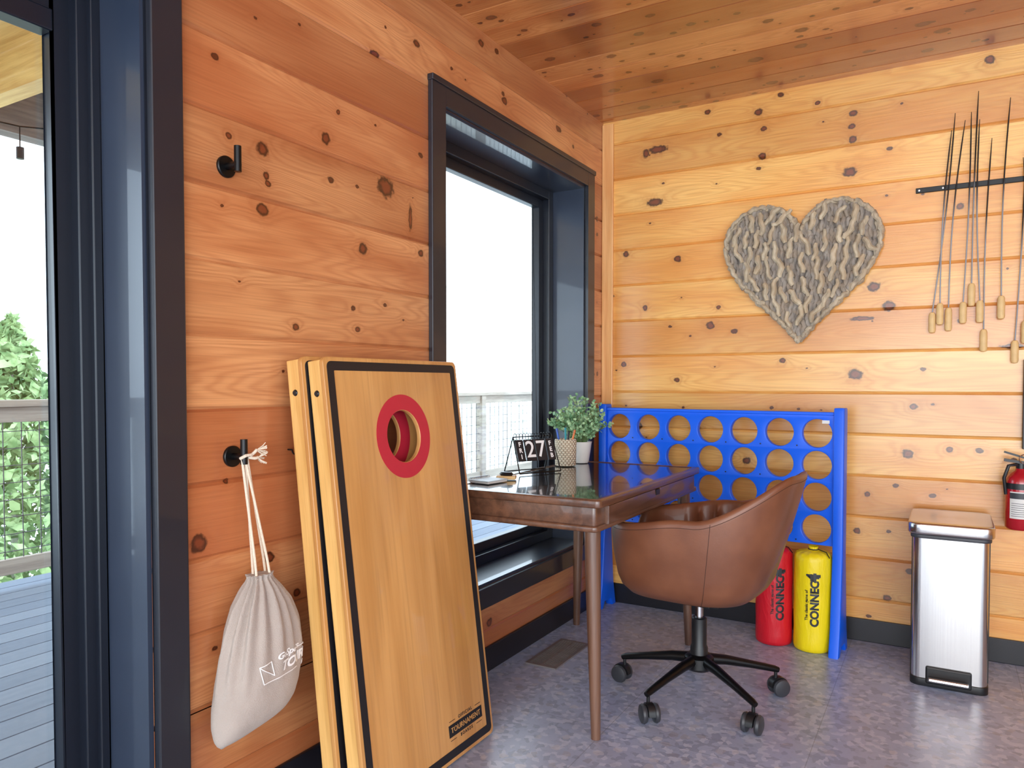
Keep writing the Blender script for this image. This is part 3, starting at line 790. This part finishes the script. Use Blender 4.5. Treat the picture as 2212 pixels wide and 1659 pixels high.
# ================================================================== DRAWSTRING BAG
def bag():
    e = thing('drawstring_bag', (.078, 1.283, .288), 'beige cotton drawstring bag hanging from wall hook, white lettering', 'bag', rot=(0, 0, R(90)))
    HB = .380
    n = NT('beige_canvas'); c = n.coord()
    f = n.noise(n.mapping(c, (9, 9, 4)), 1, 4); w = n.noise(c, 420, 1)
    n.p(Base_Color=n.mix(f, rgb(152, 140, 132), rgb(188, 176, 166)), Roughness=.9, Sheen_Weight=.2)
    n.bump(n.m('ADD', f, n.m('MULTIPLY', w, .12)), .6, .02)
    prof = [(0, .034, .024), (.03, .030, .020), (.05, .036, .026), (.1, .050, .036), (.2, .076, .048), (.35, .100, .060), (.5, .115, .068), (.65, .122, .071), (.78, .124, .069), (.88, .122, .060), (.95, .116, .044), (.985, .108, .024), (1., .100, .004)]
    def interp(t):
        for i in range(len(prof)-1):
            if prof[i][0] <= t <= prof[i+1][0]:
                q = (t-prof[i][0])/(prof[i+1][0]-prof[i][0]); return [prof[i][k]+(prof[i+1][k]-prof[i][k])*q for k in (1, 2)]
        return prof[-1][1:]
    def S(t, ph, off=0.):
        wv, dv = interp(t)
        fold = 1+(.16*math.sin(ph*15+1)+.09*math.sin(ph*7))*max(0, 1-t*1.35)+.02*math.sin(ph*5+t*6)
        x = (wv*fold+off)*math.sin(ph); y = -(dv*fold+off)*math.cos(ph)
        z = HB*(1-t)+.20*x*t**2.5
        return (x+.01*math.sin(t*4)-.014*t, y, z)
    vs = []; fs = []; NT_, NP = 44, 120
    for i in range(NT_+1):
        for k in range(NP): vs.append(S(i/NT_, 2*math.pi*k/NP))
    for i in range(NT_):
        for k in range(NP):
            k2 = (k+1) % NP; fs.append((i*NP+k, i*NP+k2, (i+1)*NP+k2, (i+1)*NP+k))
    fs.append([NT_*NP+k for k in range(NP)]); fs.append([k for k in range(NP)][::-1])
    B().add(vs, fs).make('bag_body', n.mat, e, ang=1.6)
    def wrap(x0, z0, tilt):
        def fn(v):
            x = x0+v.x*math.cos(tilt)-v.y*math.sin(tilt); z = z0+v.x*math.sin(tilt)+v.y*math.cos(tilt)
            t = 1-z/HB; ph = x/.105
            return Vector(S(min(max(t, 0), 1), ph, .0018+v.z))
        return fn
    t = B(); tl = 0
    t.mesh(text_mesh('GoSports', .022, .0003, .0006, .25, 'LEFT'), fn=wrap(-.008, .181, tl))
    t.mesh(text_mesh('TOURNAMENT', .033, .0003, .0012, .25, 'LEFT', .96), fn=wrap(.004, .153, tl))
    t.mesh(text_mesh('EDITION', .015, .0003, .0004, .25, 'LEFT'), fn=wrap(.085, .128, tl))
    f_ = wrap(0, 0, 0)
    for poly in ([(-.052, .172), (-.022, .176), (-.012, .140), (-.052, .172)], [(-.052, .172), (-.038, .130), (.06, .130)], [(.062, .176), (.10, .178)]):
        for a, b2 in zip(poly[:-1], poly[1:]):
            m_ = 5
            pts = [f_(Vector((a[0]+(b2[0]-a[0])*q/m_, a[1]+(b2[1]-a[1])*q/m_, 0))) for q in range(m_+1)]
            t.tube(pts, .0013, 5)
    t.make('lettering', M_WHITE, e, smooth=False)
    zc = .955-.288; r = B(); hx = -.018; hy = .032
    for (xb, yb, s0, s1) in ((-.022, -.015, -.006, -.010), (-.012, .01, .004, -.004), (.020, -.015, .004, -.008), (.026, .008, .010, -.002)):
        pts = [(xb, yb, HB-.01)]
        for k in range(1, 8):
            q = k/8; pts.append((xb*(1-q)+(hx+s0)*q, yb*(1-q)+(hy+.0)*q, HB+(zc-HB)*q))
        pts += [(hx+s0, hy, zc), (hx+s0*.3, hy-.002, zc+.012)]
        r.tube(pts, .0034, 8)
    r.tube([(hx-.012, hy, zc+.004), (hx-.006, hy-.014, zc+.012), (hx+.008, hy-.014, zc+.013), (hx+.014, hy-.002, zc+.008), (hx+.004, hy+.012, zc+.01)], .004, 8)
    for dx, dz in ((.03, .024), (.034, .004)):
        r.tube([(hx+.01, hy-.004, zc+.006), (hx+dx*.7, hy-.012, zc+dz*.7), (hx+dx, hy-.012, zc+dz)], .004, 8)
        for k in range(16):
            a = random.uniform(-1, 1); b3 = random.uniform(-1, 1)
            r.tube([(hx+dx, hy-.012, zc+dz), (hx+dx+.012+.004*a, hy-.012+.008*b3, zc+dz+.01*a), (hx+dx+.022, hy-.012+.014*b3, zc+dz+.018*a)], .0011, 4)
    r.make('drawcord', M_ROPE, e)
bag()

# ================================================================== DESK ITEMS
DZ = .7675*1.018
def calendar():
    e = thing('flip_calendar', (.088, 2.70, DZ), 'black wire desk flip calendar with white date numerals on desk', 'calendar', rot=(0, 0, R(65)))
    f = B()
    for s in (-1, 1):
        f.tube([(s*.105, -.055, .003), (s*.10, 0, .148), (s*.105, .055, .003)], .0025, 8)
    f.tube([(-.105, -.055, .003), (.105, -.055, .003)], .0025, 8); f.tube([(-.105, .055, .003), (.105, .055, .003)], .0025, 8)
    f.tube([(-.10, 0, .148), (.10, 0, .148)], .0022, 8)
    f.make('wire_stand', M_WIRE, e)
    rg = B()
    for i in range(13):
        x = -.09+.015*i
        rg.tube([(x, .012*math.cos(t/12*6.283), .148+.014*math.sin(t/12*6.283)) for t in range(12)], .0013, 5, True)
    rg.make('ring_binding', M_WIRE, e)
    slope = math.atan2(.046, .135)
    m0 = Matrix.Translation((0, -.008, .136)) @ Matrix.Rotation(-slope*1.0, 4, 'X')
    t = B(); MC = simple('card_black', rgb(26, 28, 34), .5)
    for cx, w in ((-.077, .038), (-.027, .05), (.027, .05), (.077, .038)):
        b = B(); b.add([(-w/2, 0, -.09), (w/2, 0, -.09), (w/2, 0, 0), (-w/2, 0, 0), (-w/2, .006, -.09), (w/2, .006, -.09), (w/2, .006, 0), (-w/2, .006, 0)],
              [(0, 1, 2, 3), (7, 6, 5, 4), (0, 4, 5, 1), (1, 5, 6, 2), (2, 6, 7, 3), (3, 7, 4, 0)], m0 @ Matrix.Translation((cx, 0, 0)))
        b.make('flip_card', MC, e, smooth=False)
    def tx(s, size, x, z):
        t.mesh(text_mesh(s, size, .0003, .0008), m0 @ Matrix.Translation((x, -.0007, z)) @ UP)
    tx('2', .098, -.027, -.045); tx('7', .098, .027, -.045)
    for i, c_ in enumerate('FRI'): tx(c_, .026, -.077, -.02-.026*i)
    for i, c_ in enumerate('FEB'): tx(c_, .026, .077, -.02-.026*i)
    t.make('numerals', M_WHITE, e, smooth=False)
calendar()

def holder():
    n = NT('woven_rope'); s = n.sep(n.coord())
    ang = n.m('ARCTAN2', s[1], s[0])
    rowi = n.m('FLOOR', n.m('MULTIPLY', s[2], 105.))
    wv = n.m('SINE', n.m('ADD', n.m('MULTIPLY', ang, 18.), n.m('MULTIPLY', rowi, 3.1416)))
    zr = n.m('ABSOLUTE', n.m('SINE', n.m('MULTIPLY', s[2], 330.)))
    f = n.m('MULTIPLY', n.mr(wv, -1., 1.), zr)
    n.p(Base_Color=n.mix(n.mr(f, 0., .25), rgb(156, 138, 114), rgb(232, 220, 196)), Roughness=.8); n.bump(f, .8, .006)
    e = thing('pencil_holder', (.10, 2.985, DZ), 'woven beige rope pencil cup on the desk', 'pencil cup')
    B().lathe([(0, 0), (.044, 0), (.047, .005), (.049, .115), (.046, .119), (.042, .115), (.041, .008), (0, .008)], None, 40).make('woven_cup', n.mat, e)
    for (x, y, dx, dy, cc, nm, ll) in ((-.015, -.01, -.035, 0, rgb(40, 90, 190), 'blue', .155), (.012, .0, .035, .01, rgb(220, 120, 60), 'orange', .15), (0, .015, .01, -.03, rgb(60, 150, 160), 'teal', .16), (.02, -.02, .015, -.01, rgb(30, 30, 34), 'black', .146)):
        p = thing('pen', (.10+x*.5, 2.985+y*.5, DZ+.0095), nm+' pen standing in the woven cup', 'pen', group='pens in the woven cup')
        v = Vector((dx, dy, ll))
        B().tube([(0, 0, 0), v*.1, v*.9], [.0015, .0045, .0045], 10).make('barrel', simple('pen_'+nm, cc, .35), p)
        B().tube([v*.9, v, v*1.01], [.005, .005, .003], 10).make('cap', simple('cap_'+nm, tuple(x_*.8 for x_ in cc[:3])+(1,), .3), p)
holder()

def plant():
    e = thing('potted_plant', (.105, 3.135, DZ), 'small leafy green plant in white pot on the desk', 'potted plant')
    P = [(0, 0), (.034, 0), (.038, .005), (.050, .09), (.052, .098), (.046, .098), (.042, .085), (0, .085)]
    B().lathe(P, None, 40).make('pot', simple('white_ceramic', rgb(222, 220, 216), .4), e)
    n = NT('plant_leaf'); f = n.noise(n.coord(), 25, 2)
    n.p(Base_Color=n.mix(n.mr(f, .35, .65), rgb(104, 148, 106), rgb(182, 214, 166)), Roughness=.5)
    st = B(); lf = B()
    for i in range(70):
        a = random.uniform(0, 6.283); el = random.uniform(.03, 1.)
        rr = .155*math.sqrt(el)*random.uniform(.75, 1.05); hz = .06+.155*(1-el*.8)*random.uniform(.75, 1.15)
        tip = Vector((rr*math.cos(a), rr*math.sin(a)*.95, .085+hz)); base = Vector((.012*math.cos(a), .012*math.sin(a), .08))
        if tip.x < -.15: tip.x = -.15
        midp = base.lerp(tip, .5)+Vector((0, 0, .03)); pts = []
        for k in range(8):
            t = k/7; pts.append(base*(1-t)**2+midp*2*t*(1-t)+tip*t*t)
        st.tube(pts, [.0014]*7+[.0006], 4)
        for k in range(2, 8):
            for q in range(4):
                p = pts[k]+Vector([random.uniform(-.006, .006) for _ in range(3)])
                d = Vector([random.uniform(-1, 1), random.uniform(-1, 1), random.uniform(-.3, 1)]).normalized()
                sd = d.cross(Vector([random.uniform(-1, 1) for _ in range(3)])).normalized(); L_ = random.uniform(.013, .022); w = L_*.36
                up = d.cross(sd)
                lf.add([p, p+d*L_*.35+sd*w+up*.001, p+d*L_*.75+sd*w*.8, p+d*L_, p+d*L_*.75-sd*w*.8, p+d*L_*.35-sd*w+up*.001], [(0, 1, 2, 3, 4, 5)])
    st.make('stem', simple('plant_stem', rgb(96, 120, 70), .6), e)
    lf.make('foliage', n.mat, e, smooth=False, recalc=False, weld=False)
plant()

e = thing('wooden_stamp_block', (.115, 2.44, DZ), 'small light wooden block lying on the desk', 'block')
B().box((0, 0, .007), (.075, .05, .014), rot=(0, 0, R(25))).make('block_body', M_CREAM, e, smooth=False, bevel=.003)
e = thing('key_fob', (.115, 2.44, DZ+.0142), 'small rounded black remote resting on the wooden block', 'remote')
B().lathe([(0, 0), (.018, 0), (.022, .006), (.017, .013), (0, .015)], Matrix.Diagonal((1.35, .85, 1, 1)), 28).make('fob_body', M_BPLAST, e)
e = thing('spiral_notebook', (.10, 2.335, DZ), 'small spiral notebook with pale cover lying on the desk', 'notebook', rot=(0, 0, R(-8)))
B().box((0, 0, .004), (.09, .11, .008)).make('pages', M_LABELW, e, smooth=False, bevel=.001)
B().box((0, 0, .0092), (.093, .113, .002)).make('cover', simple('pale_cover', rgb(170, 178, 184), .4), e, smooth=False)
b = B()
for i in range(14): b.tube([(-.045+.008*math.cos(t/10*6.283), -.051+.0079*i, .008+.008*math.sin(t/10*6.283)+.001) for t in range(10)], .001, 5, True)
b.make('spiral', M_STEEL2, e)

e = thing('floor_vent', (.165, 2.79, 0), 'grey metal floor register with slots set in stone floor', 'floor vent')
b = B(); b.span((-.07, -.165, 0), (-.055, .165, .006)); b.span((.055, -.165, 0), (.07, .165, .006)); b.span((-.055, -.165, 0), (.055, -.15, .006)); b.span((-.055, .15, 0), (.055, .165, .006)); b.span((-.003, -.15, 0), (.003, .15, .006))
for i in range(24): b.box((0, -.144+.0125*i, .003), (.11, .006, .005))
b.make('grille', simple('vent_metal', rgb(128, 122, 122), .45, metal=.3), e, smooth=False)
B().span((-.06, -.155, .0003), (.06, .155, .001)).make('duct_dark_sheet', M_BPLAST, e, smooth=False)  # black sheet under the slots stands for the shade of the duct

# ================================================================== OUTSIDE
def deck_mat(name, a, b):
    n = NT(name); s = n.sep(n.coord())
    g = n.noise(n.xyz(n.m('MULTIPLY', s[0], 40.), n.m('MULTIPLY', s[1], 3.), n.m('MULTIPLY', s[2], 40.)), 1, 4)
    pl = n.node('ShaderNodeTexWhiteNoise', noise_dimensions='1D'); n.set(pl.inputs['W'], n.m('FLOOR', n.m('DIVIDE', s[0], .145)))
    n.p(Base_Color=n.mix(n.m('MULTIPLY', n.m('ADD', g, pl.outputs[0]), .5), a, b), Roughness=.75); n.bump(g, .3, .004); return n.mat
M_DECK = deck_mat('weathered_deck', rgb(88, 102, 122), rgb(126, 138, 154))
M_RAIL = fine_wood('weathered_rail', rgb(184, 174, 160), rgb(154, 144, 132), 'Y', .8, 0)
M_PORCH = fine_wood('porch_pine', rgb(230, 192, 120), rgb(204, 160, 92), 'X', .6, 0)
M_HEAD = fine_wood('porch_header', rgb(124, 114, 108), rgb(96, 88, 84), 'Y', .7, 0)
b = B(); x = -.29
while x > -3.3:
    b.span((x-.137, -4, -.09), (x, 13, -.05)); x -= .145
tag(b.make('deck', M_DECK, smooth=False, bevel=0), 'weathered grey wooden deck boards outside the glass', 'deck')
RX = -3.12
e = thing('deck_railing', (RX, 4, -.05), 'weathered wooden deck railing with black wire mesh infill', 'railing')
B().span((-.07, -8, 1.065), (.07, 9, 1.105)).make('top_rail', M_RAIL, e, smooth=False, bevel=.006)
B().span((-.02, -8, .975), (.02, 9, 1.063)).make('upper_rail', M_RAIL, e, smooth=False, bevel=.004)
B().span((-.02, -8, .09), (.02, 9, .18)).make('bottom_rail', M_RAIL, e, smooth=False, bevel=.004)
for y in (-7, -5.0, -.9, 1.2, 3.3, 5.4, 7.5):
    B().span((-.045, y-.045, 0), (.045, y+.045, 1.064)).make('post', M_RAIL, e, smooth=False, bevel=.004)
b = B(); y = -8
while y < 9: b.span((-.0022, y-.0022, .17), (.0022, y+.0022, .985)); y += .1
for k in range(8): b.span((-.0022, -8, .22+.1*k), (.0022, 9, .2244+.1*k))
b.make('wire_mesh', simple('galvanised_mesh', rgb(80, 80, 82), .5, metal=.3), e, smooth=False)
e = thing('porch_roof', (-1.6, 1.0, 2.6), 'pine porch roof with exposed beams above the deck', 'porch roof')
B().span((-1.75, -5, .28), (1.4, 3.2, .32)).make('roof_boards', M_PORCH, e, smooth=False)
B().span((-1.62, -5, .0), (-1.5, 3.2, .28)).make('header_beam', M_HEAD, e, smooth=False)
for y in (-2.4, -.6, 1.05, 2.9):
    B().span((-1.5, y-.05, .04), (1.4, y+.05, .28)).make('joist', M_PORCH, e, smooth=False)
for y in (-4.9, 3.15):
    B().span((-1.62, y-.06, -2.65), (-1.5, y+.06, 0)).make('support_post', M_HEAD, e, smooth=False)
e = thing('string_light', (-2.31, 1.92, 2.16), 'black outdoor string light bulb hanging under the porch roof', 'string light')
B().tube([(-.7, -1.0, .46), (-.3, -.5, .29), (0, 0, .23), (.3, .5, .26), (.6, 1.0, .34), (.9, 1.3, .5)], .004, 6).cyl((0, 0, .12), (0, 0, .23), .003).make('cable', M_WIRE, e)
B().cyl((0, 0, .075), (0, 0, .13), .017).make('socket', M_BPLAST, e)
B().lathe([(0, 0), (.016, .008), (.023, .028), (.016, .06), (.012, .076), (0, .076)], None, 20).make('bulb', M_GLASS, e)

def hz(x):
    d = -3.6-x
    return -1.6-.28*min(d, 18)+.10*max(0, d-18)
def hill():
    n = NT('brush_hillside'); c = n.coord()
    f = n.noise(c, 1.6, 6, .7); g = n.noise(c, .25, 3)
    cc = n.mix(n.mr(f, .35, .65), rgb(158, 152, 138), rgb(232, 230, 220)); cc = n.mix(n.m('MULTIPLY', n.mr(g, .45, .6), .45), cc, rgb(186, 198, 160))
    s = n.sep(c)
    cc = n.mix(n.mr(s[0], -26., -12., 1., 0.), cc, rgb(240, 244, 244))  # far slope whitened in the colour to stand for overexposed haze
    cc = n.mix(n.mr(s[1], 12., 20., 0., 1.), cc, rgb(240, 244, 244))  # same painted haze towards the far end
    n.p(Base_Color=cc, Roughness=1.)
    vs = []; fs = []; NX, NY = 60, 60
    for i in range(NX+1):
        for j in range(NY+1):
            x = -3.6-76*(i/NX)**1.3; y = -40+130*j/NY; d = -3.6-x
            vs.append((x, y, hz(x)+random.uniform(-.12, .12)*min(1, d/3)))
    for i in range(NX):
        for j in range(NY): fs.append((i*(NY+1)+j, (i+1)*(NY+1)+j, (i+1)*(NY+1)+j+1, i*(NY+1)+j+1))
    ob = B().add(vs, fs).make('hillside', n.mat, ang=3)
    tag(ob, 'brushy hillside falling away beyond the deck, painted pale for haze', 'hillside', kind='stuff')
hill()
def leafmat(name, a, b):
    n = NT(name); f = n.noise(n.coord(), 3, 3)
    n.p(Base_Color=n.mix(n.mr(f, .35, .65), a, b), Roughness=.9); return n.mat
MT = [leafmat('evergreen', rgb(104, 134, 84), rgb(172, 194, 140)), leafmat('haze_paled_brush', rgb(190, 208, 196), rgb(232, 238, 230))]  # second foliage colour is paled to stand for overexposed haze
M_BARK = simple('bark', rgb(200, 196, 190), .9)
def tree(x, y, top, r, kind, lab, nl=1500):
    z0 = hz(x)-.1; h = top-z0
    e = thing('tree', (x, y, z0), lab, 'tree', group='trees beyond the deck')
    B().tube([(0, 0, 0), (.05, 0, h*.5), (0, .03, h*.95)], [.12, .08, .02], 8).make('trunk', M_BARK, e)
    b = B()
    for i in range(nl):
        t = random.random()**.7; zz = h*(.12+.88*(1-t) if kind == 0 else .25+.75*random.random())
        rr = r*(t**.8 if kind == 0 else math.sqrt(max(.02, 1-((zz/h-.6)/.42)**2)))*math.sqrt(random.random())
        a = random.uniform(0, 6.283); p = Vector((rr*math.cos(a), rr*math.sin(a), zz)); s = random.uniform(.06, .15)*(r/1.6)
        u = Vector([random.gauss(0, 1) for _ in range(3)]).normalized(); v = u.cross(Vector([random.gauss(0, 1) for _ in range(3)])).normalized()
        b.add([p-u*s, p+v*s*.5, p+u*s, p-v*s*.5], [(0, 1, 2, 3)])
    b.make('foliage', MT[kind], e, smooth=False, recalc=False, weld=False)
tree(-19.9, 10.3, 3.0, 3.0, 0, 'bright green evergreen tree beyond the deck railing', 4500)
tree(-16.5, 7.2, .4, 2.0, 0, 'low green evergreen shrub beyond the deck railing', 1200)
tree(-21, 14.5, 1.2, 2.4, 1, 'leafless tree on the hillside, painted pale for overexposure', 900)
tree(-15, 25, 5.4, 3.0, 1, 'leafless tree on the hillside, painted pale for overexposure', 350)
tree(-11, 21, 2.6, 2.0, 1, 'leafless tree on the hillside, painted pale for overexposure', 300)
tree(-13, 34, 5, 3.0, 1, 'leafless tree on the hillside, painted pale for overexposure', 300)

# ================================================================== LIGHT
w = bpy.data.worlds.new('World'); sc.world = w; w.use_nodes = True
nt = w.node_tree; bg = nt.nodes['Background']
bg.inputs[0].default_value = (.76, .885, 1.0, 1); bg.inputs[1].default_value = 3.8
def area(name, loc, target, sx, sy, power, c):
    l = bpy.data.lights.new(name, 'AREA'); l.shape = 'RECTANGLE'; l.size = sx; l.size_y = sy; l.energy = power; l.color = c
    o = bpy.data.objects.new(name, l); col.objects.link(o); o.location = loc
    o.rotation_euler = (Vector(loc)-Vector(target)).to_track_quat('Z', 'Y').to_euler()
area('added_rear_fill', (2.5, -2.4, 1.2), (1.8, 3.0, 1.6), 3.4, 1.9, 100, (1, .96, .9))  # added fill light at the open rear, no real lamp there

# ================================================================== CAMERA
cam = bpy.data.cameras.new('cam'); co = bpy.data.objects.new('camera', cam); col.objects.link(co)
cam.sensor_width = 36; cam.lens = 36*1600/2212; cam.shift_y = .0206; cam.clip_start = .05; cam.clip_end = 300
co.location = (1.566, 0, 1.145); co.rotation_euler = (R(88.4), 0, R(30.3))
sc.camera = co
sc.view_settings.view_transform = 'Standard'
sc.view_settings.look = 'None'
sc.view_settings.exposure = 0.2
